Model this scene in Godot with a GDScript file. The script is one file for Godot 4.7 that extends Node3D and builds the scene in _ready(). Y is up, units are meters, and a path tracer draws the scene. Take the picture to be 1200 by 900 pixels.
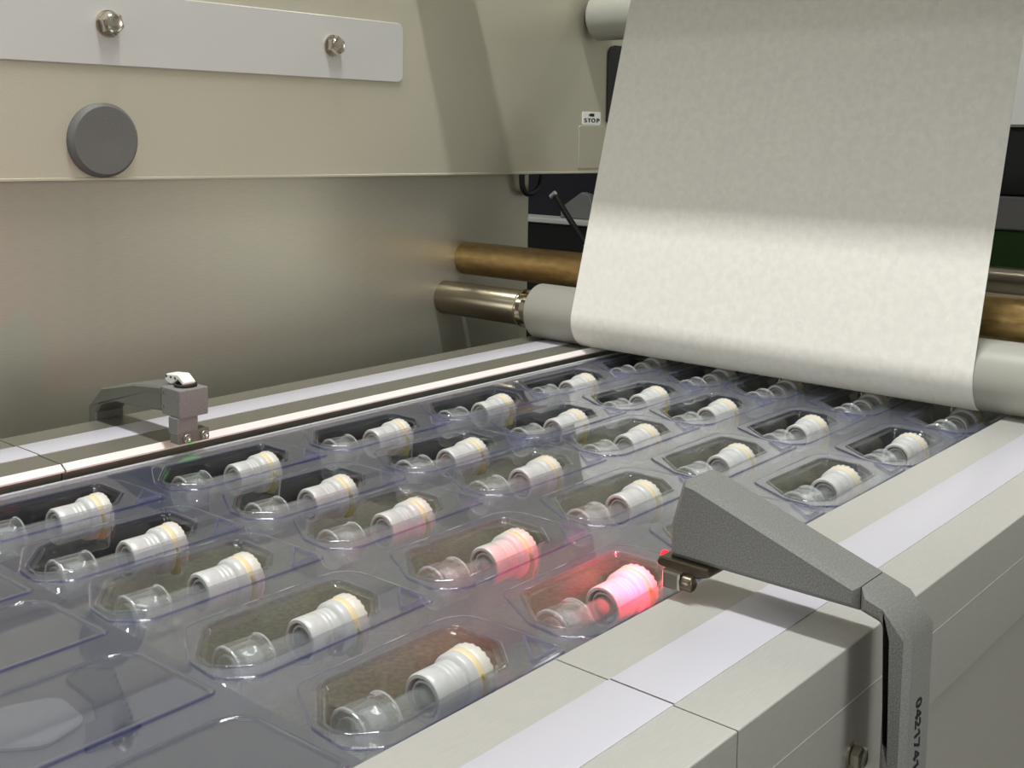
extends Node3D
# A blister-packing line seen from its operator side. Machine coordinates are in centimetres: x across the web, y up from the rail tops, z along the web (negative = downstream).

const WEB_Y := -0.8
const XS := [-75.3, -66.3, -58.4, -49.1, -39.9]
const ZS := [-27.8, -42.0, -56.5, -70.9, -84.8, -98.3, -112.0, -126.0]
var M := {}
var used := {}


func V(x: float, y: float, z: float) -> Vector3:
	return Vector3((x + 56.0) * 0.01, (y + 90.0) * 0.01, (z + 70.0) * 0.01)


func _ready() -> void:
	# ---------------------------------------------------------------- camera, environment, lights, exposure
	var cam := Camera3D.new()
	cam.name = "camera"
	cam.projection = Camera3D.PROJECTION_FRUSTUM
	cam.near = 0.05
	cam.far = 30.0
	cam.size = 0.05 * 900.0 / 1351.64
	cam.frustum_offset = Vector2(0.0, -0.05 * 160.0 / 1351.64)
	cam.transform = Transform3D(Basis(Vector3(0.756676, 0.013762, -0.653645), Vector3(-0.075908, 0.994866, -0.066926), Vector3(0.649369, 0.100258, 0.753836)).orthonormalized(), V(0, 25, 0))
	add_child(cam)
	cam.current = true
	var we := WorldEnvironment.new()
	we.name = "environment"
	var env := Environment.new()
	env.background_mode = Environment.BG_COLOR
	env.background_color = Color(0.5, 0.5, 0.5)
	env.tonemap_mode = Environment.TONE_MAPPER_LINEAR
	env.tonemap_exposure = 1.2
	env.sdfgi_enabled = true
	env.ssao_enabled = true
	env.ssil_enabled = true
	we.environment = env
	add_child(we)
	make_materials()
	ceiling_lamp("long ceiling lamp straight above the packing line", -50, -54, 130, 10, 3.45)
	ceiling_lamp("added fill lamp on the ceiling over the aisle on the operator side", 110, -20, 40, 150, 0.7)  # unseen lamp added as general fill from the operator side
	fill_panel("added unseen fill light panel on the wall across the aisle", V(380, 65, -30), PI / 2, 2.8)  # unseen panel added to light the faces turned to the aisle
	fill_panel("added unseen fill light panel on the wall behind the infeed end", V(-40, 65, 340), 0.0, 2.2)  # unseen panel added to brighten the sheet's curved underside
	ceiling_lamp("added fill lamp on the ceiling over the infeed end of the line", -40, 120, 150, 40, 0.5)  # unseen lamp, weak fill added from the infeed side
	ceiling_lamp("added fill lamp on the ceiling far downstream beyond the white sheet", -30, -260, 150, 30, 0.8)  # added fill from beyond the sheet, never in view

	# ---------------------------------------------------------------- room shell
	structure("floor", box_mesh(-420, -100, -420, 380, -90, 340, 0), M.floor)
	structure("ceiling", box_mesh(-420, 205, -420, 380, 215, 340, 0), M.room)
	structure("wall_back", box_mesh(-430, -100, -430, 390, 215, -420, 0), M.room)
	structure("wall_front", box_mesh(-430, -100, 340, 390, 215, 350, 0), M.room)
	structure("wall_left", box_mesh(-430, -100, -420, -420, 215, 340, 0), M.room)
	structure("wall_right", box_mesh(380, -100, -420, 390, 215, 340, 0), M.room)

	build_frame()
	build_panels()
	build_rollers()
	build_background()
	build_web()
	build_connectors()
	build_front_arm()
	build_back_arm()


# -------------------------------------------------------------------- naming
func numbered(called: String) -> String:
	var n: int = used.get(called, 0)
	used[called] = n + 1
	return called if n == 0 else "%s_%03d" % [called, n]


func tag(o: Node, label: String, category: String, group := "") -> void:
	o.set_meta("label", label)
	o.set_meta("category", category)
	if group != "":
		o.set_meta("group", group)


func thing(called: String, label: String, category: String, at: Vector3, group := "") -> Node3D:
	var o := Node3D.new()
	o.name = numbered(called)
	add_child(o)
	o.position = at
	tag(o, label, category, group)
	return o


# adds a mesh in world coordinates under a thing (or the root)
func part(called: String, mesh: Mesh, m: Material, parent: Node3D = null, keep_local := false) -> MeshInstance3D:
	var o := MeshInstance3D.new()
	o.mesh = mesh
	o.material_override = m
	o.cast_shadow = GeometryInstance3D.SHADOW_CASTING_SETTING_ON
	if parent == null:
		o.name = numbered(called)
		add_child(o)
	else:
		o.name = called
		parent.add_child(o, true)
		if not keep_local:
			var p: Node3D = parent
			var off := Vector3.ZERO
			while p != self and p is Node3D:
				off += p.position
				p = p.get_parent() as Node3D
			o.position = -off
	return o


func structure(called: String, mesh: Mesh, m: Material) -> MeshInstance3D:
	var o := part(called, mesh, m)
	o.set_meta("kind", "structure")
	o.set_meta("label", {"floor": "grey factory floor under the machine", "ceiling": "white factory ceiling with lamps"}.get(called, "pale factory room wall around the machine"))
	o.set_meta("category", called.split("_")[0])
	return o


# -------------------------------------------------------------------- materials
func noise_tex(freq: float, lo: Color, hi: Color, seed_: int, octaves := 4, warp := 0.0, size := 512, normal := false) -> NoiseTexture2D:
	var n := FastNoiseLite.new()
	n.noise_type = FastNoiseLite.TYPE_SIMPLEX_SMOOTH
	n.seed = seed_
	n.frequency = freq
	n.fractal_octaves = octaves
	if warp > 0.0:
		n.domain_warp_enabled = true
		n.domain_warp_amplitude = warp
		n.domain_warp_frequency = freq * 1.5
	var t := NoiseTexture2D.new()
	t.width = size
	t.height = size
	t.seamless = true
	t.noise = n
	if normal:
		t.as_normal_map = true
		t.bump_strength = 2.0
	else:
		var g := Gradient.new()
		g.set_color(0, lo)
		g.set_color(1, hi)
		t.color_ramp = g
	return t


func mat(c: Color, rough: float, metal := 0.0, spec := 0.5) -> StandardMaterial3D:
	var m := StandardMaterial3D.new()
	m.albedo_color = c
	m.roughness = rough
	m.metallic = metal
	m.metallic_specular = spec
	return m


func textured(m: StandardMaterial3D, t: Texture2D, scale: Vector3) -> StandardMaterial3D:
	m.albedo_texture = t
	m.uv1_triplanar = true
	m.uv1_scale = scale
	return m


func film(c: Color, alpha: float, rough: float) -> StandardMaterial3D:
	var m := mat(Color(c.r, c.g, c.b, alpha), rough)
	m.transparency = BaseMaterial3D.TRANSPARENCY_ALPHA
	m.cull_mode = BaseMaterial3D.CULL_DISABLED
	return m


func make_materials() -> void:
	var brushed := noise_tex(0.03, Color(0.94, 0.94, 0.94), Color(1, 1, 1), 3, 5)
	var grain := noise_tex(0.12, Color(0.72, 0.72, 0.72), Color(1, 1, 1), 7, 3)
	var fibre := noise_tex(0.022, Color(0.9, 0.9, 0.89), Color(0.97, 0.965, 0.955), 11, 6, 50.0, 1024)
	M.room = mat(Color(0.8, 0.8, 0.77), 0.9)
	M.floor = textured(mat(Color(0.5, 0.5, 0.48), 0.6), grain, Vector3(2, 2, 2))
	M.rail_darkened = textured(mat(Color(0.55, 0.545, 0.5), 0.4, 0.6), brushed, Vector3(60, 60, 4))  # darker copy of rail: the back rail's dim reflections put into the colour
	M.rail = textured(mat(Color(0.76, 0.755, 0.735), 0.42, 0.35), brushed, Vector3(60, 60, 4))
	M.rail_side = textured(mat(Color(0.74, 0.73, 0.7), 0.45, 0.3), brushed, Vector3(60, 60, 4))
	M.strip = mat(Color(0.73, 0.725, 0.76), 0.32)
	M.edge = mat(Color(0.88, 0.85, 0.84), 0.4)  # paler than the rail steel: the lip's bright reflection put into the colour
	M.lower_wall = textured(mat(Color(0.8, 0.79, 0.73), 0.34, 0.7), brushed, Vector3(3, 60, 3))
	M.upper_wall = textured(mat(Color(0.8, 0.785, 0.71), 0.42, 0.5), noise_tex(0.2, Color(0.93, 0.93, 0.93), Color(1, 1, 1), 23, 2), Vector3(6, 6, 6))
	M.plate = mat(Color(0.8, 0.8, 0.79), 0.4, 0.35)
	M.bolt = mat(Color(0.78, 0.75, 0.7), 0.22, 0.95)
	M.dark_bolt = mat(Color(0.42, 0.38, 0.33), 0.3, 0.9)
	M.cap = textured(mat(Color(0.44, 0.44, 0.43), 0.6), grain, Vector3(12, 12, 12))
	M.cast = textured(mat(Color(0.57, 0.57, 0.56), 0.62, 0.15), noise_tex(0.12, Color(0.68, 0.68, 0.68), Color(1, 1, 1), 31, 3), Vector3(14, 14, 14))
	M.cast_dark = textured(mat(Color(0.5, 0.5, 0.47), 0.6, 0.2), noise_tex(0.12, Color(0.68, 0.68, 0.68), Color(1, 1, 1), 31, 3), Vector3(14, 14, 14))
	M.paper = textured(mat(Color(0.935, 0.93, 0.915), 0.75), fibre, Vector3(4, 4, 4))
	M.paper.backlight_enabled = true
	M.paper.backlight = Color(0.22, 0.22, 0.21)
	M.rubber = mat(Color(0.62, 0.62, 0.59), 0.4)
	M.shaft = textured(mat(Color(0.56, 0.53, 0.46), 0.28, 0.9), brushed, Vector3(40, 3, 40))
	M.chrome = mat(Color(0.85, 0.83, 0.78), 0.1, 1.0)
	M.brass = textured(mat(Color(0.78, 0.66, 0.44), 0.36, 0.85), noise_tex(0.02, Color(0.72, 0.7, 0.66), Color(1, 1, 1), 41, 4), Vector3(4, 12, 12))
	M.black = mat(Color(0.03, 0.03, 0.035), 0.5)
	M.navy = mat(Color(0.06, 0.06, 0.11), 0.6)
	M.grey = mat(Color(0.45, 0.45, 0.45), 0.6)
	M.pale = mat(Color(0.75, 0.75, 0.74), 0.6)
	M.green = mat(Color(0.12, 0.25, 0.06), 0.6)
	M.glass_dark = mat(Color(0.13, 0.13, 0.15), 0.12)
	M.bed = textured(mat(Color(0.5, 0.5, 0.43), 0.5, 0.2), grain, Vector3(3, 3, 3))
	M.bed_plate = textured(mat(Color(0.36, 0.355, 0.33), 0.4, 0.3), brushed, Vector3(6, 6, 6))
	M.film = film(Color(0.44, 0.47, 0.57), 0.15, 0.03)
	M.film_wall = film(Color(0.55, 0.57, 0.62), 0.07, 0.03)
	M.film_edge = film(Color(0.8, 0.82, 0.85), 0.5, 0.1)
	M.film_refraction = film(Color(0.18, 0.19, 0.42), 0.45, 0.05)  # dark blue tint stands in for refraction at the film's bends
	M.film_tab = film(Color(0.4, 0.42, 0.6), 0.3, 0.05)
	M.clear = film(Color(0.85, 0.88, 0.9), 0.06, 0.03)
	M.hub_highlight = film(Color(0.86, 0.88, 0.9), 0.25, 0.08)  # whiter rings: highlights on the clear hub's ends put into the colour
	M.clear_thick = film(Color(0.85, 0.88, 0.9), 0.16, 0.04)
	M.white_part = mat(Color(0.74, 0.745, 0.745), 0.3)
	M.white_part.subsurf_scatter_enabled = true
	M.white_part.subsurf_scatter_strength = 0.05
	M.cream = mat(Color(0.85, 0.79, 0.64), 0.35)
	M.flange = mat(Color(0.8, 0.79, 0.755), 0.35)
	M.amber = mat(Color(0.6, 0.55, 0.2), 0.3)
	M.label_white = mat(Color(0.9, 0.9, 0.88), 0.5)
	M.ink = mat(Color(0.08, 0.08, 0.08), 0.7)
	M.pad = mat(Color(0.46, 0.465, 0.47), 0.7)  # pale part of the moving connector's ghost
	M.ghost_dark = mat(Color(0.12, 0.12, 0.11), 0.6)  # dark part of the same motion ghost
	M.lamp = mat(Color(0.9, 0.9, 0.9), 0.5)
	M.lamp.emission_enabled = true
	M.lamp.emission = Color(1, 1, 0.98)
	M.lamp.emission_energy_multiplier = 1.0
	M.red_led = mat(Color(0.6, 0.05, 0.08), 0.3)
	M.red_led.emission_enabled = true
	M.red_led.emission = Color(1, 0.08, 0.16)
	M.red_led.emission_energy_multiplier = 2.0
	M.green_led = mat(Color(0.05, 0.5, 0.15), 0.3)
	M.green_led.emission_enabled = true
	M.green_led.emission = Color(0.05, 0.8, 0.25)
	M.green_led.emission_energy_multiplier = 0.8


# -------------------------------------------------------------------- mesh helpers
func begin() -> SurfaceTool:
	var st := SurfaceTool.new()
	st.begin(Mesh.PRIMITIVE_TRIANGLES)
	return st


func tri(st: SurfaceTool, a: Vector3, b: Vector3, c: Vector3, na: Vector3, nb: Vector3, nc: Vector3) -> void:
	var n := (a - c).cross(a - b)
	if n.dot(na + nb + nc) < 0.0:
		var t := b
		b = c
		c = t
		t = nb
		nb = nc
		nc = t
	st.set_normal(na)
	st.add_vertex(a)
	st.set_normal(nb)
	st.add_vertex(b)
	st.set_normal(nc)
	st.add_vertex(c)


func quad(st: SurfaceTool, a: Vector3, b: Vector3, c: Vector3, d: Vector3, n: Vector3) -> void:
	tri(st, a, b, c, n, n, n)
	tri(st, a, c, d, n, n, n)


func area2(p: PackedVector2Array) -> float:
	var s := 0.0
	for i in p.size():
		s += p[i].cross(p[(i + 1) % p.size()])
	return s


# polygon with rounded corners: points are [x, y, radius]
func rounded(pts: Array, seg := 5) -> PackedVector2Array:
	var out := PackedVector2Array()
	var n := pts.size()
	for i in n:
		var p := Vector2(pts[i][0], pts[i][1])
		var r: float = pts[i][2] if pts[i].size() > 2 else 0.0
		if r <= 0.0:
			out.append(p)
			continue
		var a := (Vector2(pts[(i + n - 1) % n][0], pts[(i + n - 1) % n][1]) - p).normalized()
		var b := (Vector2(pts[(i + 1) % n][0], pts[(i + 1) % n][1]) - p).normalized()
		var half := acos(clampf(a.dot(b), -1, 1)) * 0.5
		var d := r / tan(half)
		var c := p + (a + b).normalized() * (r / sin(half))
		var s := p + a * d - c
		var e := p + b * d - c
		var ang := s.angle_to(e)
		for k in seg + 1:
			out.append(c + s.rotated(ang * k / seg))
	return out


func inset(p: PackedVector2Array, b: float) -> PackedVector2Array:
	var out := PackedVector2Array()
	var sg := signf(area2(p))
	var n := p.size()
	for i in n:
		var e0 := (p[i] - p[(i + n - 1) % n]).normalized()
		var e1 := (p[(i + 1) % n] - p[i]).normalized()
		var n0 := Vector2(-e0.y, e0.x) * sg
		var n1 := Vector2(-e1.y, e1.x) * sg
		var m := (n0 + n1).normalized()
		out.append(p[i] + m * (b / maxf(0.35, m.dot(n0))))
	return out


# extrudes a 2D polygon (cm): axes letters say which machine axes its x, y and depth are
func prism(st: SurfaceTool, p: PackedVector2Array, axes: String, d0: float, d1: float, bevel: float) -> void:
	var put := func(q: Vector2, d: float) -> Vector3:
		var r := {axes[0]: q.x, axes[1]: q.y, axes[2]: d}
		return V(r.x, r.y, r.z)
	var dir := func(q: Vector2, d: float) -> Vector3:
		var r := {axes[0]: q.x, axes[1]: q.y, axes[2]: d}
		return Vector3(r.x, r.y, r.z).normalized()
	var n := p.size()
	var sg := signf(area2(p))
	var small := inset(p, bevel) if bevel > 0.0 else p
	var loops := [[small, d0], [p, d0 + bevel], [p, d1 - bevel], [small, d1]]
	var en := PackedVector2Array()
	for i in n:
		var e := (p[(i + 1) % n] - p[i]).normalized()
		en.append(Vector2(e.y, -e.x) * sg)
	for k in 3:
		if k != 1 and bevel <= 0.0:
			continue
		var tilt := [-1.0, 0.0, 1.0][k] as float
		for i in n:
			var j := (i + 1) % n
			var ni := en[i]
			var nj := en[i]
			if en[i].dot(en[(i + n - 1) % n]) > 0.75:
				ni = (en[i] + en[(i + n - 1) % n]).normalized()
			if en[i].dot(en[j]) > 0.75:
				nj = (en[i] + en[j]).normalized()
			var a: Vector3 = put.call(loops[k][0][i], loops[k][1])
			var b: Vector3 = put.call(loops[k][0][j], loops[k][1])
			var c: Vector3 = put.call(loops[k + 1][0][j], loops[k + 1][1])
			var d: Vector3 = put.call(loops[k + 1][0][i], loops[k + 1][1])
			var na: Vector3 = dir.call(ni, tilt)
			var nb: Vector3 = dir.call(nj, tilt)
			tri(st, a, b, c, na, nb, nb)
			tri(st, a, c, d, na, nb, na)
	var idx := Geometry2D.triangulate_polygon(p)
	for e in [[d0, -1.0], [d1, 1.0]]:
		var nn: Vector3 = dir.call(Vector2.ZERO, e[1])
		for t in idx.size() / 3:
			tri(st, put.call(small[idx[t * 3]], e[0]), put.call(small[idx[t * 3 + 1]], e[0]), put.call(small[idx[t * 3 + 2]], e[0]), nn, nn, nn)


func prism_mesh(pts: Array, axes: String, d0: float, d1: float, bevel: float, seg := 5) -> Mesh:
	var st := begin()
	prism(st, rounded(pts, seg), axes, d0, d1, bevel)
	return st.commit()


func box(st: SurfaceTool, x0: float, y0: float, z0: float, x1: float, y1: float, z1: float, bevel: float) -> void:
	prism(st, PackedVector2Array([Vector2(x0, y0), Vector2(x1, y0), Vector2(x1, y1), Vector2(x0, y1)]), "xyz", z0, z1, bevel)


func box_mesh(x0: float, y0: float, z0: float, x1: float, y1: float, z1: float, bevel: float) -> Mesh:
	var st := begin()
	box(st, x0, y0, z0, x1, y1, z1, bevel)
	return st.commit()


# lathe round an axis; profile is [along, radius] in cm; wobble(angle, k) gives a factor on the radius of profile point k
func lathe(st: SurfaceTool, profile: Array, o: Vector3, axis: Vector3, seg := 40, wobble = null) -> void:
	var side := axis.cross(Vector3.UP if absf(axis.y) < 0.9 else Vector3.RIGHT).normalized()
	var up := side.cross(axis).normalized()
	var n := profile.size()
	var sn := []
	for k in n - 1:
		var d := Vector2(profile[k + 1][0] - profile[k][0], profile[k + 1][1] - profile[k][1])
		sn.append(Vector2(-d.y, d.x).normalized())
	var at := func(k: int, a: float) -> Vector3:
		var r: float = profile[k][1]
		if wobble != null:
			r *= wobble.call(a, k)
		return o + (axis * profile[k][0] + (side * cos(a) + up * sin(a)) * r) * 0.01
	for k in n - 1:
		var n0: Vector2 = sn[k]
		var n1: Vector2 = sn[k]
		if k > 0 and sn[k].dot(sn[k - 1]) > 0.7:
			n0 = (sn[k] + sn[k - 1]).normalized()
		if k < n - 2 and sn[k].dot(sn[k + 1]) > 0.7:
			n1 = (sn[k] + sn[k + 1]).normalized()
		for i in seg:
			var a0 := TAU * i / seg
			var a1 := TAU * (i + 1) / seg
			var r0 := side * cos(a0) + up * sin(a0)
			var r1 := side * cos(a1) + up * sin(a1)
			var a: Vector3 = at.call(k, a0)
			var b: Vector3 = at.call(k, a1)
			var c: Vector3 = at.call(k + 1, a1)
			var d: Vector3 = at.call(k + 1, a0)
			var na := axis * n0.x + r0 * n0.y
			var nb := axis * n0.x + r1 * n0.y
			var nc := axis * n1.x + r1 * n1.y
			var nd := axis * n1.x + r0 * n1.y
			tri(st, a, b, c, na, nb, nc)
			tri(st, a, c, d, na, nc, nd)


func lathe_mesh(profile: Array, o: Vector3, axis: Vector3, seg := 40, wobble = null) -> Mesh:
	var st := begin()
	lathe(st, profile, o, axis, seg, wobble)
	return st.commit()


func tube_mesh(path: Array, r: float, seg := 10) -> Mesh:
	var cv := Curve3D.new()
	for i in path.size():
		var t := Vector3.ZERO
		if i > 0 and i < path.size() - 1:
			t = (path[i + 1] - path[i - 1]) * 0.18
		cv.add_point(path[i], -t, t)
	var pts := []
	var L := cv.get_baked_length()
	var n := 28
	for i in n + 1:
		pts.append(cv.sample_baked(L * i / n, true))
	var st := begin()
	var ref := Vector3(0.31, 0.2, 0.93).normalized()
	for i in n:
		var d0: Vector3 = (pts[mini(i + 1, n)] - pts[maxi(i - 1, 0)]).normalized()
		var d1: Vector3 = (pts[mini(i + 2, n)] - pts[i]).normalized()
		for k in seg:
			var q := []
			for e in [[0, 0], [0, 1], [1, 1], [1, 0]]:
				var d := d0 if e[0] == 0 else d1
				var u := d.cross(ref).normalized()
				var w := u.cross(d)
				var a: float = TAU * (k + e[1]) / seg
				var nn := u * cos(a) + w * sin(a)
				q.append([pts[i + e[0]] + nn * r * 0.01, nn])
			tri(st, q[0][0], q[1][0], q[2][0], q[0][1], q[1][1], q[2][1])
			tri(st, q[0][0], q[2][0], q[3][0], q[0][1], q[2][1], q[3][1])
	return st.commit()


func hexagon(cx: float, cy: float, r: float, turn: float) -> Array:
	var p := []
	for i in 6:
		p.append([cx + r * cos(turn + TAU * i / 6), cy + r * sin(turn + TAU * i / 6)])
	return p


# a hex bolt whose axis is +x, seated at x0
func hex_bolt(t: Node3D, x0: float, y: float, z: float, r: float, m: Material, turn := 0.3) -> void:
	part("washer", lathe_mesh([[0, 0.01], [0, r * 1.12], [r * 0.16, r * 1.12], [r * 0.16, 0.01]], V(x0, y, z), Vector3.RIGHT, 32), M.bolt, t)
	part("head", prism_mesh(hexagon(z, y, r, turn), "zyx", x0 + r * 0.16, x0 + r * 1.0, r * 0.1, 1), m, t)
	part("crown", lathe_mesh([[r * 0.98, r * 0.82], [r * 1.08, r * 0.7], [r * 1.03, r * 0.6], [r * 1.03, 0.01]], V(x0, y, z), Vector3.RIGHT, 32), m, t)


func fill_panel(label: String, at: Vector3, turn: float, energy: float) -> void:  # large light panel on an unseen wall, added as fill
	var t := thing("fill_panel", label, "lamp", at)
	t.rotation.y = turn
	var h := BoxMesh.new()
	h.size = Vector3(1.7, 1.1, 0.06)
	part("housing", h, M.pale, t, true).position = Vector3(0, 0, -0.03)
	var d := BoxMesh.new()
	d.size = Vector3(1.64, 1.04, 0.01)
	part("diffuser", d, M.lamp, t, true).position = Vector3(0, 0, -0.065)
	var l := AreaLight3D.new()
	l.name = "fill_light"
	l.area_size = Vector2(1.64, 1.04)
	l.light_energy = energy
	l.light_color = Color(1.0, 1.0, 0.985)
	l.area_range = 20.0
	l.area_attenuation = 2.0
	l.shadow_enabled = true
	l.position = at + Basis(Vector3.UP, turn) * Vector3(0, 0, -0.075)
	l.rotation = Vector3(0, turn, 0)
	add_child(l, true)


func ceiling_lamp(label: String, x: float, z: float, w: float, d: float, energy: float) -> void:
	var t := thing("ceiling_lamp", label, "lamp", V(x, 205, z))
	part("housing", box_mesh(x - w / 2 - 3, 199, z - d / 2 - 3, x + w / 2 + 3, 205, z + d / 2 + 3, 0.5), M.pale, t)
	part("diffuser", box_mesh(x - w / 2, 198.2, z - d / 2, x + w / 2, 199, z + d / 2, 0.1), M.lamp, t)
	var l := AreaLight3D.new()
	l.name = "tube_light"
	l.area_size = Vector2(w * 0.01, d * 0.01)
	l.light_energy = energy
	l.light_color = Color(1.0, 1.0, 0.985)
	l.area_range = 20.0
	l.area_attenuation = 2.0
	l.shadow_enabled = true
	l.position = V(x, 197.9, z)
	l.rotation = Vector3(-PI / 2, 0, 0)
	add_child(l, true)


# -------------------------------------------------------------------- machine frame and rails
func build_frame() -> void:
	for side in 2:
		var xa: float = -32.4 if side == 0 else -88.4
		var t := thing("steel_cabinet", "grey steel machine cabinet under the %s rail" % ["front" if side == 0 else "back"], "cabinet", V(xa + 3, -90, -70))
		part("side_panel", box_mesh(xa, -90, -140, xa + 6.6, -7.45, 10, 0.2), M.rail_side, t)
		part("toe_board", box_mesh(xa + 0.2, -90, -140.5, xa + 6.4, -80, -140.05, 0.0), M.black, t)
	var bd := thing("machine_bed", "olive grey machine bed seen through the clear pockets", "machine", V(-56, -10, -70))
	part("bed", box_mesh(-81.6, -9.0, -140, -32.5, -7.45, -31.9, 0.0), M.bed, bd)
	part("cross_bar", box_mesh(-78.0, -7.45, -33.6, -33.0, -4.5, -32.4, 0.2), M.bed, bd)
	var f := thing("forming_plate", "dull grey forming plate under the flat film at lower left", "plate", V(-56, -1.6, -20))
	part("plate", box_mesh(-77.9, -7.4, -31.2, -33.4, -1.5, 10, 0.1), M.bed_plate, f)
	var g := part("chain_guide", box_mesh(-79.4, -7.4, -140, -78.3, -1.25, 10, 0.1), M.black)
	tag(g, "dark chain guide in the gap beside the back rail", "guide")
	# rail covers: two lengths on each side, split by a hairline joint
	var spans := [[10.0, -41.46, "near end"], [-41.56, -140.0, "far end"]]
	for s in spans:
		for side in 2:
			var where := "front rail by the grey cast arm" if side == 0 else "back rail below the steel wall"
			var r := thing("rail_cover", "satin steel cover, %s, on the %s" % [s[2], where], "rail", V(-27 if side == 0 else -84, -0.6, (s[0] + s[1]) / 2), "satin steel rail covers")
			var pr: Array
			if side == 0:
				pr = [[-32.7, 0, 0.08], [-22.8, 0, 0.09], [-22.8, -7.4, 0.1], [-32.7, -7.4]]
			else:
				pr = [[-79.5, 0, 0.06], [-89.7, 0, 0.25], [-89.7, -7.4, 0.1], [-79.5, -7.4], [-79.5, -0.62]]
			part("cover", prism_mesh(pr, "xyz", s[1], s[0], 0.03), M.rail if side == 0 else M.rail_darkened, r)
			if side == 0:
				part("wear_strip", prism_mesh([[-29.5, 0.0], [-29.5, 0.06, 0.04], [-26.0, 0.06, 0.04], [-26.0, 0.0]], "xyz", s[1] + 0.02, s[0] - 0.02, 0.0, 2), M.strip, r)
				part("fold_line", prism_mesh([[-22.8, -3.0], [-22.77, -3.03], [-22.77, -3.08], [-22.8, -3.11]], "xyz", s[1] + 0.02, s[0] - 0.02, 0.0), M.rail, r)
			else:
				part("lit_edge_strip", prism_mesh([[-79.52, 0.02], [-78.92, -0.37], [-78.92, -0.5], [-79.52, -0.5]], "xyz", s[1] + 0.02, s[0] - 0.02, 0.0), M.edge, r)  # added strip whose pale colour carries the light reflected along the lip
				part("wear_strip", prism_mesh([[-82.9, 0.0], [-82.9, 0.06, 0.04], [-86.4, 0.06, 0.04], [-86.4, 0.0]], "xyz", s[1] + 0.02, s[0] - 0.02, 0.0, 2), M.strip, r)
	var b := thing("hex_bolt", "hex bolt with washer in the front rail's side, by the cast arm's post", "bolt", V(-22.8, -5.9, -53.2))
	hex_bolt(b, -22.8, -5.95, -53.2, 0.62, M.bolt, 0.5)


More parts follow.
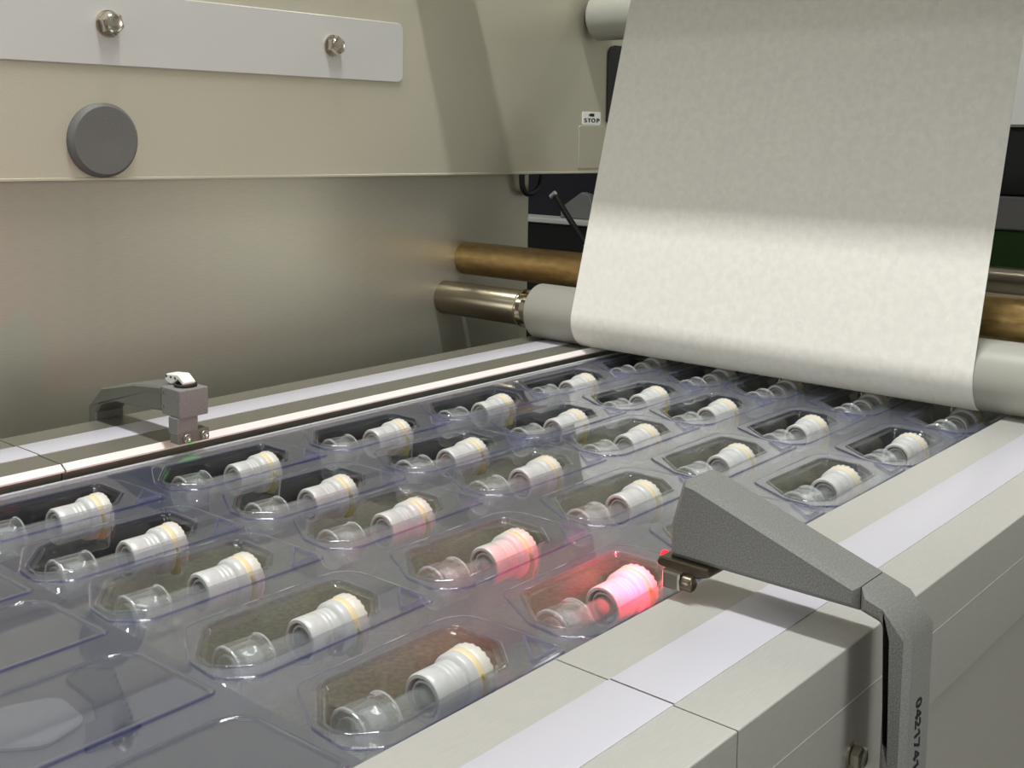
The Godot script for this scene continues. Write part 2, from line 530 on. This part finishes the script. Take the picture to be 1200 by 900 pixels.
# -------------------------------------------------------------------- steel side walls of the machine
func build_panels() -> void:
	var w := thing("steel_side_wall", "brushed stainless steel wall behind the back rail", "panel", V(-104.5, -90, -60))
	part("sheet", box_mesh(-105.0, -90, -124.2, -104.0, 24, 60, 0.1), M.lower_wall, w)
	var u := thing("upper_guard_panel", "wide beige-grey satin guard panel hanging above the back rail", "panel", V(-103.5, 19, -70))
	part("sheet", prism_mesh([[60, 20.9, 0.3], [60, 75], [-176, 75], [-176, 22], [-141.0, 18.95, 1.0]], "zyx", -104.0, -102.0, 0.12), M.upper_wall, u)
	part("edge_lip", prism_mesh([[60, 20.9], [60, 21.2], [-140.2, 19.27], [-140.2, 18.97]], "zyx", -102.0, -101.85, 0.05), M.upper_wall, u)
	part("access_cover", prism_mesh([[-132.7, 19.75, 0.3], [-132.7, 25.96, 0.3], [-144.0, 25.96, 0.3], [-144.0, 19.75, 0.3]], "zyx", -102.0, -101.85, 0.05), M.upper_wall, u)
	part("viewing_window", prism_mesh([[-139.3, 26.4, 0.5], [-139.3, 37.9, 1.6], [-160, 37.9, 1.6], [-160, 26.4, 0.5]], "zyx", -102.0, -101.8, 0.06), M.glass_dark, u)
	var pl := thing("steel_strip", "long pale steel strip bolted across the guard panel, rounded right end", "plate", V(-101.7, 34, -70))
	part("strip", prism_mesh([[60, 30.8], [60, 37.9], [-97.45, 37.65, 0.9], [-97.45, 30.62, 0.9]], "zyx", -101.98, -101.6, 0.1), M.plate, pl)
	var b0 := thing("hex_bolt", "left hex bolt on the pale strip above the grey round cap", "bolt", V(-101.6, 34.6, -58.8), "hex bolts on the pale strip")
	hex_bolt(b0, -101.6, 34.6, -58.8, 1.15, M.bolt, 0.25)
	var b1 := thing("hex_bolt", "right hex bolt near the rounded end of the pale strip", "bolt", V(-101.6, 34.3, -86.4), "hex bolts on the pale strip")
	hex_bolt(b1, -101.6, 34.3, -86.4, 1.1, M.bolt, 0.6)
	var c := thing("round_cap", "round dark grey plastic cap on the guard panel below the strip", "cap", V(-102, 23.6, -58))
	part("disc", lathe_mesh([[0.0, 3.55], [0.55, 3.55], [0.6, 3.5], [0.95, 3.22], [0.95, 3.1], [0.8, 0.01]], V(-102.0, 23.6, -58.1), Vector3.RIGHT, 64), M.cap, c)
	# small label
	var lb := thing("warning_label", "small white rounded label with dark print beside the dark window", "label", V(-101.9, 27, -135.6))
	part("sticker", prism_mesh([[-133.5, 26.05, 0.3], [-133.5, 27.95, 0.3], [-137.9, 27.95, 0.3], [-137.9, 26.05, 0.3]], "zyx", -102.0, -101.9, 0.02), M.label_white, lb)
	part("symbol", prism_mesh([[-134.9, 27.5], [-135.4, 27.72], [-136.3, 27.72, 0.1], [-136.3, 27.28, 0.1], [-135.4, 27.28]], "zyx", -101.9, -101.87, 0.0), M.ink, lb)
	lettering("STOP", V(-101.88, 26.72, -135.75), Basis(Vector3.UP, PI / 2) * Basis.from_scale(Vector3(1.9, 1, 1)), 0.0062, M.ink, lb)
	# cable loop under the panel
	var cb := part("black_cable", tube_mesh([V(-103.1, 20.4, -121.6), V(-103.1, 17.5, -121.7), V(-103.1, 16.4, -122.8), V(-103.1, 16.7, -124.5), V(-103.4, 18.0, -126.0), V(-103.6, 20.3, -126.5)], 0.42), M.black)
	tag(cb, "black cable looping down below the guard panel beside the opening", "cable")
	# unseen hood, added to throw shade on the upper white sheet
	var h := thing("shading_hood", "added unseen hood above the line that shades the upper white sheet", "hood", V(-56, 46, -104))
	part("hood_plate", box_mesh(-88, 46, -115, -8, 49, -98.3, 0.3), M.upper_wall, h)
	part("arm", box_mesh(-101.8, 46, -108, -88, 49, -98.3, 0.3), M.upper_wall, h)
	part("post", box_mesh(-12, -90, -110, -8, 46, -105, 0.3), M.upper_wall, h)


func lettering(text: String, at: Vector3, basis: Basis, height: float, m: Material, parent: Node3D) -> void:
	var f := SystemFont.new()
	f.font_names = PackedStringArray(["Droid Sans"])
	f.font_weight = 700
	var tm := TextMesh.new()
	tm.text = text
	tm.font = f
	tm.font_size = 32
	tm.pixel_size = height / 24.0
	tm.depth = 0.0004
	var o := part("lettering", tm, m, parent)
	o.basis = basis
	o.position += at


# -------------------------------------------------------------------- rollers and the white sheet
func build_rollers() -> void:
	var ax := Vector3.RIGHT
	var r := thing("sealing_roller", "large pale grey roller the white sheet wraps round", "roller", V(-56, 3.36, -107.5))
	part("sleeve", lathe_mesh([[0, 2.2], [0, 3.12], [0.18, 3.3], [66, 3.3], [66, 0.01]], V(-88.0, 3.36, -107.5), ax, 72), M.rubber, r)
	part("end_ring", lathe_mesh([[0, 2.3], [0, 3.0], [0.06, 3.0], [0.06, 2.3]], V(-88.05, 3.36, -107.5), ax, 72), M.plate, r)
	part("shaft", lathe_mesh([[0, 0.01], [0, 2.16], [13.4, 2.16], [13.5, 2.06], [13.5, 0.01]], V(-104.0, 3.36, -107.5), ax, 56), M.shaft, r)
	part("collar", lathe_mesh([[0, 0.01], [0, 2.3], [0.15, 2.36], [0.35, 2.3], [0.35, 1.9], [1.9, 1.9], [1.9, 2.3], [2.5, 2.3]], V(-90.5, 3.36, -107.5), ax, 56), M.chrome, r)
	var b := thing("bronze_roller", "worn bronze coloured roller behind the pale sealing roller", "roller", V(-62, 8.2, -111.2))
	part("tube", lathe_mesh([[0, 0.01], [0, 2.08], [0.12, 2.17], [84, 2.17], [84, 0.01]], V(-104.0, 8.22, -111.3), ax, 56), M.brass, b)
	var tr := thing("upper_roller", "pale idler roller at the top beside the white sheet", "roller", V(-56, 41.4, -135))
	part("sleeve", lathe_mesh([[0, 1.0], [0, 3.0], [0.25, 3.3], [64, 3.3], [64, 0.01]], V(-100.6, 41.4, -135.0), ax, 64), M.rubber, tr)
	part("shaft", lathe_mesh([[0, 1.1], [1.4, 1.1]], V(-102.0, 41.4, -135.0), ax, 32), M.dark_bolt, tr)
	part("hub_ring", lathe_mesh([[0, 0.01], [0, 2.0], [0.7, 2.0], [0.7, 0.01]], V(-101.6, 41.4, -135.0), ax, 32), M.dark_bolt, tr)
	# white sheet
	var path := PackedVector2Array([Vector2(-0.55, -150), Vector2(-0.5, -122), Vector2(-0.2, -114), Vector2(-0.02, -109.5)])
	var c := Vector2(3.36, -107.5)
	for i in 15:
		var a := lerpf(-PI / 2, 0.277, i / 14.0)
		path.append(c + Vector2(sin(a), cos(a)) * 3.38)
	var last := path[path.size() - 1]
	var up := Vector2(cos(0.277), -sin(0.277))
	for i in 12:
		path.append(last + up * (i + 1) * 5.0)
	var st := begin()
	var m := path.size()
	var off := PackedVector2Array()
	for i in m:
		var d := (path[mini(i + 1, m - 1)] - path[maxi(i - 1, 0)]).normalized()
		off.append(Vector2(-d.y, d.x))
	for i in m - 1:
		for k in 2:
			var s: float = 0.025 if k == 0 else -0.025
			var p0 := path[i] + off[i] * s
			var p1 := path[i + 1] + off[i + 1] * s
			var n0 := Vector3(0, off[i].x, off[i].y) * signf(s)
			var n1 := Vector3(0, off[i + 1].x, off[i + 1].y) * signf(s)
			tri(st, V(-80.6, p0.x, p0.y), V(-35.0, p0.x, p0.y), V(-35.0, p1.x, p1.y), n0, n0, n1)
			tri(st, V(-80.6, p0.x, p0.y), V(-35.0, p1.x, p1.y), V(-80.6, p1.x, p1.y), n0, n1, n1)
		for x in [-80.6, -35.0]:
			var nn := Vector3(-1 if x < -50 else 1, 0, 0)
			quad(st, V(x, path[i].x + off[i].x * 0.025, path[i].y + off[i].y * 0.025), V(x, path[i + 1].x + off[i + 1].x * 0.025, path[i + 1].y + off[i + 1].y * 0.025), V(x, path[i + 1].x - off[i + 1].x * 0.025, path[i + 1].y - off[i + 1].y * 0.025), V(x, path[i].x - off[i].x * 0.025, path[i].y - off[i].y * 0.025), nn)
	var sh := part("lidding_sheet", st.commit(), M.paper)
	tag(sh, "wide white fibrous sheet running down and under the pale roller", "sheet")


# -------------------------------------------------------------------- things seen past the machine
func build_background() -> void:
	var c := thing("dark_cabinet", "dark navy cabinet seen through the opening left of the sheet", "cabinet", V(-140, -90, -190))
	part("body", box_mesh(-230, -90, -230, -92, 60, -196, 0.5), M.navy, c)
	part("ledge", box_mesh(-190, 5.7, -196, -120, 6.8, -189, 0.2), M.pale, c)
	part("front", box_mesh(-190, -60, -196, -120, 5.6, -190, 0.2), M.black, c)
	part("grey_bracket", prism_mesh([[-152, 6.85], [-152, 9.0], [-146.5, 12.5], [-144.5, 12.0], [-142.5, 6.85]], "xyz", -194, -192, 0.2), M.grey, c)
	var s := thing("gas_strut", "black strut with pale ends in the dark opening", "strut", V(-114, -90, -150))
	part("rod", tube_mesh([V(-119.8, 14.4, -150), V(-117, 11.0, -150), V(-113.4, 6.9, -150)], 0.5), M.black, s)
	part("end_fitting", lathe_mesh([[0, 0.01], [0, 0.4], [1.2, 0.4], [1.2, 0.01]], V(-120.8, 14.2, -150), Vector3(0.8, 0.6, 0).normalized(), 16), M.pale, s)
	part("end_fitting", lathe_mesh([[0, 0.01], [0, 0.4], [0.6, 0.4], [0.6, 0.01]], V(-113.4, 6.7, -150), Vector3(0.8, -0.6, 0).normalized(), 16), M.pale, s)
	part("mount", box_mesh(-113.9, -90, -152, -112.6, 6.4, -150.4, 0.1), M.black, s)
	# right of the sheet
	var k := thing("outfeed_unit", "dark outfeed unit with a green cover beyond the sheet's right edge", "machine", V(-30, -90, -150))
	part("white_cover", box_mesh(-70, 26.5, -156, 30, 60, -150, 0.2), M.pale, k)
	part("black_panel", box_mesh(-70, 17.8, -156, 30, 26.4, -150.5, 0.2), M.black, k)
	part("grey_beam", box_mesh(-70, 13.5, -156, 30, 17.7, -150.2, 0.2), M.grey, k)
	part("green_cover", box_mesh(-70, 8.6, -156, 30, 13.4, -150.6, 0.2), M.green, k)
	part("leg", box_mesh(20, -90, -156, 30, 8.6, -151, 0.2), M.grey, k)
	part("leg", box_mesh(-70, -9, -156, -60, 8.6, -151, 0.2), M.grey, k)
	var f := thing("far_roller", "dull steel roller behind the bronze roller at the right edge", "roller", V(-40, 7.4, -147))
	part("tube", lathe_mesh([[0, 0.01], [0, 1.7], [70, 1.7], [70, 0.01]], V(-70, 7.5, -147.0), Vector3.RIGHT, 40), M.shaft, f)


# -------------------------------------------------------------------- the transparent formed web
func ray_hit(p: PackedVector2Array, c: Vector2, a: float) -> Vector2:
	var d := Vector2(cos(a), sin(a))
	var best := 0.0
	for i in p.size():
		var q := p[i] - c
		var e := p[(i + 1) % p.size()] - p[i]
		var den := d.cross(e)
		if absf(den) < 1e-9:
			continue
		var t := q.cross(e) / den
		var s := q.cross(d) / den
		if t > 0.0 and s > -1e-5 and s < 1.00001:
			best = maxf(best, t)
	return c + d * best


func window_poly() -> PackedVector2Array:
	return rounded([[0, 0, 0.5], [3.05, 0, 0.25], [4.85, 1.5, 0.25], [5.1, 9.6, 1.3], [4.0, 11.0, 0.9], [2.6, 10.9, 1.0], [-0.1, 8.7, 0.7]], 5)


func land_poly() -> PackedVector2Array:
	return rounded([[-1.15, -1.75, 1.8], [6.15, -2.0, 0.5], [6.35, 10.4, 1.8], [5.0, 11.75, 1.0], [2.6, 11.55, 1.2], [-1.1, 9.5, 1.2]], 6)


# rings: [polygon, height]; strips between neighbours go to the surface tool that pick(k) names
func rings(list: Array, xl: float, zf: float, tools: Array, closed: bool) -> void:
	var c := Vector2(2.5, 5.0)
	var angles := []
	for i in 72:
		angles.append(TAU * i / 72)
	for e in list:
		for p in e[0]:
			angles.append(fposmod((p - c).angle(), TAU))
	angles.sort()
	var pts := []
	for e in list:
		var row := []
		for a in angles:
			var q := ray_hit(e[0], c, a)
			row.append(V(xl + q.x, e[1], zf + q.y))
		pts.append(row)
	var n := angles.size()
	var strips := []
	for k in list.size() - 1:
		var ns := []
		for i in n:
			var j := (i + 1) % n
			var fn: Vector3 = (pts[k][i] - pts[k + 1][i]).cross(pts[k][j] - pts[k + 1][i])
			if fn.length() < 1e-12:
				fn = (pts[k][i] - pts[k + 1][j]).cross(pts[k][j] - pts[k + 1][j])
			if fn.y < 0:
				fn = -fn
			ns.append(fn.normalized() if fn.length() > 1e-13 else Vector3.UP)
		var around := []
		for i in n:
			var b: Vector3 = ns[(i + n - 1) % n]
			around.append([(ns[i] + b).normalized() if ns[i].dot(b) > 0.7 else b, (ns[i] + b).normalized() if ns[i].dot(b) > 0.7 else ns[i]])
		strips.append(around)
	for k in list.size() - 1:
		var st: SurfaceTool = tools[k]
		for i in n:
			var j := (i + 1) % n
			var a0: Vector3 = strips[k][i][1]
			var a1: Vector3 = strips[k][j][0]
			var q := [a0, a1, a1, a0]
			if k > 0 and list[k].size() > 2:
				q[0] = (a0 + strips[k - 1][i][1]).normalized()
				q[1] = (a1 + strips[k - 1][j][0]).normalized()
			if k < list.size() - 2 and list[k + 1].size() > 2:
				q[2] = (a1 + strips[k + 1][j][0]).normalized()
				q[3] = (a0 + strips[k + 1][i][1]).normalized()
			tri(st, pts[k][i], pts[k][j], pts[k + 1][j], q[0], q[1], q[2])
			tri(st, pts[k][i], pts[k + 1][j], pts[k + 1][i], q[0], q[2], q[3])
	if closed:
		var k := list.size() - 1
		var mid := V(xl + c.x, list[k][1], zf + c.y)
		for i in n:
			tri(tools[k], pts[k][i], pts[k][(i + 1) % n], mid, Vector3.UP, Vector3.UP, Vector3.UP)


func build_web() -> void:
	var t := thing("blister_web", "clear bluish plastic web of formed pockets between the rails", "packaging", V(-56, WEB_Y, -70))
	var win := window_poly()
	var land := land_poly()
	var y := WEB_Y
	for r in ZS.size():
		for c in 5:
			var xl: float = XS[c]
			var zf: float = ZS[r]
			var x0: float = -77.9 - xl if c == 0 else -1.4
			var x1: float = -33.25 - xl if c == 4 else XS[c + 1] - 1.4 - xl
			var z0: float = -2.4
			var z1: float = ZS[r - 1] - 2.4 - zf if r > 0 else 11.8
			var cell := PackedVector2Array([Vector2(x0, z0), Vector2(x1, z0), Vector2(x1, z1), Vector2(x0, z1)])
			var a := begin()
			var b := begin()
			var w := begin()
			var lip := 0.1
			if r == 0:
				rings([[cell, y], [land, y], [inset(land, 0.06), y + lip, 1], [inset(land, 0.16), y + lip + 0.03, 1], [inset(land, 0.3), y + lip, 1], [inset(land, 0.36), y]], xl, zf, [a, b, a, a, a, a], true)
				rings([[cell, y - 0.06], [land, y - 0.06], [inset(land, 0.06), y + lip - 0.06, 1], [inset(land, 0.16), y + lip - 0.03, 1], [inset(land, 0.3), y + lip - 0.06, 1], [inset(land, 0.36), y - 0.06]], xl, zf, [a, a, a, a, a, a], true)
			else:
				rings([[cell, y], [land, y], [inset(land, 0.06), y + lip, 1], [inset(land, 0.2), y + lip], [inset(win, -0.3), y + lip], [inset(win, -0.24), y + lip + 0.07, 1], [inset(win, -0.12), y + lip + 0.1, 1], [inset(win, -0.02), y + lip + 0.02, 1], [win, y - 0.06]], xl, zf, [a, b, a, a, a, a, a, a], false)
				rings([[cell, y - 0.06], [land, y - 0.06], [inset(land, 0.06), y + lip - 0.06, 1], [inset(land, 0.2), y + lip - 0.06], [inset(win, -0.26), y + lip - 0.06]], xl, zf, [a, a, a, a], false)
				rings([[win, y - 0.06], [inset(win, 0.1), y - 0.16, 1], [inset(win, 0.2), y - 0.2], [inset(win, 0.25), y - 0.4, 1], [inset(win, 0.4), y - 2.75], [inset(win, 0.52), y - 3.05, 1], [inset(win, 0.75), y - 3.15, 1]], xl, zf, [w, w, w, w, w, w, w], true)
			var p := part("flat_panel" if r == 0 else "pocket", a.commit(), M.film, t)
			var rm := part("land_edge", b.commit(), M.film_refraction, p)
			rm.position = Vector3.ZERO
			if r > 0:
				var cv := part("cavity", w.commit(), M.film_wall, p)
				cv.position = Vector3.ZERO
			if r > 0:
				var s := begin()
				var o := rounded([[xl + 3.35, zf - 1.55, 0.15], [xl + 5.85, zf - 1.65, 0.3], [xl + 5.9, zf + 0.65, 0.2]], 3)
				var inn := inset(o, 0.22)
				for e in [[o, 0.0, inset(o, 0.08), 0.16], [inset(o, 0.08), 0.16, inset(o, 0.16), 0.16], [inset(o, 0.16), 0.16, inn, 0.0]]:
					for i in o.size():
						var j := (i + 1) % o.size()
						var q0 := V(e[0][i].x, y + lip + e[1], e[0][i].y)
						var q1 := V(e[0][j].x, y + lip + e[1], e[0][j].y)
						var q2 := V(e[2][j].x, y + lip + e[3], e[2][j].y)
						var q3 := V(e[2][i].x, y + lip + e[3], e[2][i].y)
						var nn := (q0 - q2).cross(q1 - q2).normalized()
						quad(s, q0, q1, q2, q3, nn if nn.y >= 0 else -nn)
				var pt := part("peel_tab", s.commit(), M.film_tab, p)
				pt.position = Vector3.ZERO
	part("web_edge", prism_mesh([[-77.95, y - 0.05], [-77.95, y + 0.06], [-77.6, y + 0.06], [-77.6, y - 0.05]], "xyz", -128, -16, 0.02), M.film_edge, t)
	# stand-ins for the motion blur of a connector under the flat film
	var teeth := [[-47.5, -26.0], [-50.4, -26.2, 0.3], [-50.9, -27.3, 0.3], [-49.6, -28.3, 0.3]]
	for i in 8:
		var f := i / 7.0
		teeth.append([lerpf(-49.0, -44.9, f), lerpf(-28.1, -26.5, f)])
		teeth.append([lerpf(-48.9, -44.8, f) + 0.15, lerpf(-28.1, -26.5, f) + 0.33])
	teeth.append_array([[-43.9, -26.3], [-43.4, -24.7, 0.3], [-43.7, -23.5, 0.2], [-45.6, -24.6], [-45.75, -25.2]])
	var sc := part("ghost_teeth", prism_mesh(teeth, "xzy", -1.5, -1.25, 0.02), M.ghost_dark)
	tag(sc, "dark toothed stand-in for a blurred moving connector under the film at lower left", "stand_in")
	var pd := part("ghost_blur", prism_mesh([[-50.0, -22.4, 1.0], [-48.9, -25.2, 1.0], [-46.0, -24.9, 1.0], [-45.3, -22.6, 1.0], [-47.0, -20.6, 1.0]], "xzy", -1.5, -1.2, 0.1), M.pad)
	tag(pd, "pale stand-in for a blurred moving connector under the film in the lower left corner", "pad")


# -------------------------------------------------------------------- connectors
func make_connector() -> Node3D:
	var t := thing("tube_connector", "", "connector", Vector3.ZERO)
	var ax := Vector3.BACK   # +z, towards the infeed
	var o := Vector3.ZERO
	var teeth := func(a: float, k: int) -> float:
		return 1.0 + (0.03 * sin(a * 24.0) if k >= 2 and k <= 4 else 0.0)
	part("serrated_flange", lathe_mesh([[0.9, 0.6], [0.9, 1.3], [0.95, 1.48], [1.1, 1.56], [1.5, 1.55], [1.6, 1.5]], o, ax, 120, teeth), M.flange, t, true)
	part("collar", lathe_mesh([[1.6, 1.5], [1.64, 1.52], [1.98, 1.52], [2.02, 1.5]], o, ax, 56), M.cream, t, true)
	var prof := [[2.02, 1.5], [2.4, 1.49], [2.55, 1.4], [2.62, 1.24]]
	for i in 3:
		prof.append_array([[2.75 + i * 0.3, 1.25], [2.8 + i * 0.3, 1.22], [2.9 + i * 0.3, 1.22], [2.95 + i * 0.3, 1.25]])
	prof.append_array([[4.5, 1.25], [4.6, 1.18], [4.6, 1.02], [4.4, 0.98], [4.15, 0.96], [4.05, 0.66], [4.0, 0.01]])
	part("body", lathe_mesh(prof, o, ax, 56), M.white_part, t, true)
	part("inner_ring", lathe_mesh([[4.0, 0.86], [4.45, 0.86], [4.5, 0.8], [4.45, 0.74], [4.0, 0.74]], o, ax, 36), M.white_part, t, true)
	part("tube", lathe_mesh([[4.0, 0.62], [7.6, 0.62], [7.6, 0.52], [4.0, 0.52]], o, ax, 32), M.clear, t, true)
	var hub := part("clear_hub", lathe_mesh([[7.05, 0.64], [7.1, 1.15], [7.25, 1.28], [9.1, 1.32], [9.28, 1.26], [9.32, 1.16], [9.22, 1.1], [7.5, 1.08], [7.5, 0.64]], o, ax, 48), M.clear, t, true)
	part("inner_cup", lathe_mesh([[7.5, 0.8], [8.4, 0.82], [8.45, 0.72], [7.5, 0.68]], o, ax, 36), M.clear_thick, hub, true)
	for z in [7.1, 9.22]:
		part("hub_highlight_ring", lathe_mesh([[z - 0.07, 1.27], [z, 1.34], [z + 0.07, 1.27], [z, 1.18], [z - 0.07, 1.27]], o, ax, 44), M.hub_highlight, hub, true)
	part("end_disc", lathe_mesh([[9.05, 0.01], [9.05, 0.78], [9.1, 0.86], [9.22, 0.86], [9.26, 0.78]], o, ax, 36), M.clear_thick, hub, true)
	var st := begin()
	prism(st, rounded([[-0.6, -1.2, 0.3], [1.0, -1.4, 0.3], [1.85, -1.1, 0.3], [1.85, 0.55, 0.3], [0.2, 0.7, 0.4]], 3), "xyz", 1.75, 1.9, 0.04)
	var tab := part("amber_tab", st.commit(), M.amber, t, true)
	tab.position = -V(0, 0, 0)
	return t


func build_connectors() -> void:
	var cols := ["beside the back rail", "second from the back rail", "in the middle of its row", "second from the front rail", "beside the front rail"]
	var rows := ["row nearest the camera", "second row from the camera", "third row from the camera", "fourth row from the camera", "fifth row from the camera", "farthest row under the white sheet"]
	var proto := make_connector()
	for r in 6:
		for c in 5:
			var o: Node3D = proto
			if r + c > 0:
				o = proto.duplicate()
				o.name = numbered("tube_connector")
				add_child(o)
			o.position = V(XS[c] + 2.4, -2.15, ZS[r + 1])
			o.rotation.z = sin(r * 5.1 + c * 3.7) * 0.12
			var look := "white connector %s, %s" % [cols[c], rows[r]]
			if r == 1 and c == 4:
				look = "bright pink lit connector beside the front rail near the cast arm's tip"
			elif r == 1 and c == 3:
				look = "faintly pink lit connector second from the front rail, left of the bright pink one"
			tag(o, look, "connector", "tube connectors in the web pockets")


# -------------------------------------------------------------------- cast arms that carry the sensors
func build_front_arm() -> void:
	var zn := -52.0
	var zf := -55.2
	var t := thing("cast_arm", "grey cast arm reaching over the front rail at right", "bracket", V(-21, -20, -53.6))
	part("arm", prism_mesh([[-33.2, 2.0], [-33.2, 3.8], [-32.5, 6.45, 0.3], [-31.6, 6.3, 0.5], [-22.35, 3.2], [-22.35, 2.0]], "xyz", zf, zn, 0.3, 4), M.cast, t)
	part("post", prism_mesh([[-22.3, 2.0], [-22.3, 3.18], [-20.9, 2.7], [-19.7, 1.3], [-19.7, -24], [-21.0, -24], [-21.0, 1.0, 0.1], [-21.25, 1.7, 0.4]], "xyz", zf, zn, 0.3, 4), M.cast, t)
	part("foot", box_mesh(-25.6, -24, zf + 0.1, -20.9, -18, zn - 0.1, 0.2), M.cast_dark, t)
	lettering("04217418", V(-19.69, -4.1, -53.5), Basis(Vector3.UP, PI / 2) * Basis(Vector3.BACK, -PI / 2), 0.0072, M.ink, t)
	var s := thing("sensor_clip", "small dark sensor clip with square nut under the cast arm's tip", "sensor", V(-32.5, 1.5, -52.6))
	part("clip_plate", prism_mesh([[-33.9, 1.45, 0.2], [-33.6, 2.0, 0.1], [-30.6, 2.0, 0.1], [-30.4, 1.6, 0.1], [-31.2, 1.3, 0.2]], "xyz", -54.0, -51.7, 0.08), M.dark_bolt, s)
	part("nut", box_mesh(-33.1, 0.55, -51.9, -32.0, 1.5, -51.2, 0.1), M.bolt, s)
	part("screw", lathe_mesh([[0, 0.01], [0, 0.42], [0.5, 0.42], [0.62, 0.3], [0.62, 0.01]], V(-31.9, 1.0, -51.6), Vector3.RIGHT, 20), M.dark_bolt, s)
	part("lens", lathe_mesh([[0, 0.3], [-0.25, 0.3], [-0.3, 0.24], [-0.3, 0.01]], V(-33.85, 1.6, -52.9), Vector3.RIGHT, 20), M.red_led, s)
	for k in 2:
		var l := SpotLight3D.new()
		l.name = "red_beam"
		l.light_color = Color(1.0, 0.14, 0.24)
		l.light_energy = 0.045 if k == 0 else 0.022
		l.spot_range = 12.0
		l.spot_attenuation = 2.0
		l.spot_angle = 36.0 if k == 0 else 62.0
		l.light_size = 0.004
		l.shadow_enabled = true
		add_child(l, true)
		l.look_at_from_position(V(-34.3, 1.6, -52.9), V(-37.2, -1.0, -53.8) if k == 0 else V(-76, -0.5, -52))


func build_back_arm() -> void:
	var zn := -50.0
	var zf := -52.7
	var t := thing("back_arm", "dark grey cast arm with pink-lit sensor head over the back rail", "bracket", V(-90, 0, -51.3))
	part("arm", prism_mesh([[-79.6, 2.5], [-79.6, 4.48], [-83.7, 4.06], [-88.7, 2.95], [-90.9, 1.1], [-90.9, -9], [-89.75, -9], [-89.75, 0.6], [-88.9, 1.5, 0.5], [-86.5, 2.1, 0.5], [-84.1, 2.15]], "xyz", zf, zn, 0.15, 4), M.cast_dark, t)
	var b := part("sensor_head", prism_mesh([[-79.55, 2.3], [-79.55, 4.5], [-77.0, 4.5, 0.1], [-77.0, 2.3]], "xyz", zf + 0.1, zn, 0.06, 3), M.cast, t)
	var sub := func(called: String, mesh: Mesh, m: Material) -> void:
		var o := part(called, mesh, m, b)
		o.position = Vector3.ZERO
	sub.call("stem", box_mesh(-78.4, 1.0, -51.7, -77.1, 2.3, -49.85, 0.05), M.cast)
	sub.call("clamp_block", box_mesh(-78.2, 0.25, -52.7, -77.0, 1.15, -49.8, 0.1), M.cast_dark)
	for z in [-50.5, -52.1]:
		sub.call("screw", lathe_mesh([[0, 0.01], [0, 0.36], [0.25, 0.36], [0.32, 0.28], [0.25, 0.2], [0.25, 0.01]], V(-77.0, 0.72, z), Vector3.RIGHT, 24), M.bolt)
	for y in [2.9, 4.05]:
		sub.call("screw", lathe_mesh([[0, 0.01], [0, 0.14], [0.1, 0.14], [0.1, 0.01]], V(-79.3, y, zn), Vector3.BACK, 12), M.bolt)
	sub.call("socket", lathe_mesh([[0, 0.9], [0.25, 0.9], [0.3, 0.75], [0.1, 0.7], [0.1, 0.01]], V(-78.3, 4.45, -51.4), Vector3.UP, 32), M.black)
	sub.call("green_led", lathe_mesh([[0, 0.01], [0, 0.2], [-0.12, 0.18], [-0.16, 0.01]], V(-77.2, 0.25, -51.0), Vector3.UP, 16), M.green_led)
	var pl := part("plug_tab", prism_mesh([[-80.6, 4.75, 0.2], [-80.3, 5.3, 0.2], [-78.6, 5.45, 0.2], [-77.7, 4.9, 0.2], [-77.9, 4.6, 0.15], [-78.7, 5.0, 0.2], [-79.6, 4.5, 0.3]], "xyz", -52.0, -50.9, 0.08, 3), M.label_white, t)
	for x in [-80.2, -79.6, -79.0]:
		var d := part("dot", lathe_mesh([[0, 0.1], [0.03, 0.1], [0.03, 0.01]], V(x, 5.1, -50.9), Vector3.BACK, 12), M.ink, pl)
		d.position = Vector3.ZERO
	var l := OmniLight3D.new()
	l.name = "green_glow"
	l.light_color = Color(0.1, 1.0, 0.35)
	l.light_energy = 0.00003
	l.omni_range = 5.0
	l.omni_attenuation = 2.0
	l.shadow_enabled = true
	l.position = V(-77.2, -0.05, -51.0)
	add_child(l, true)
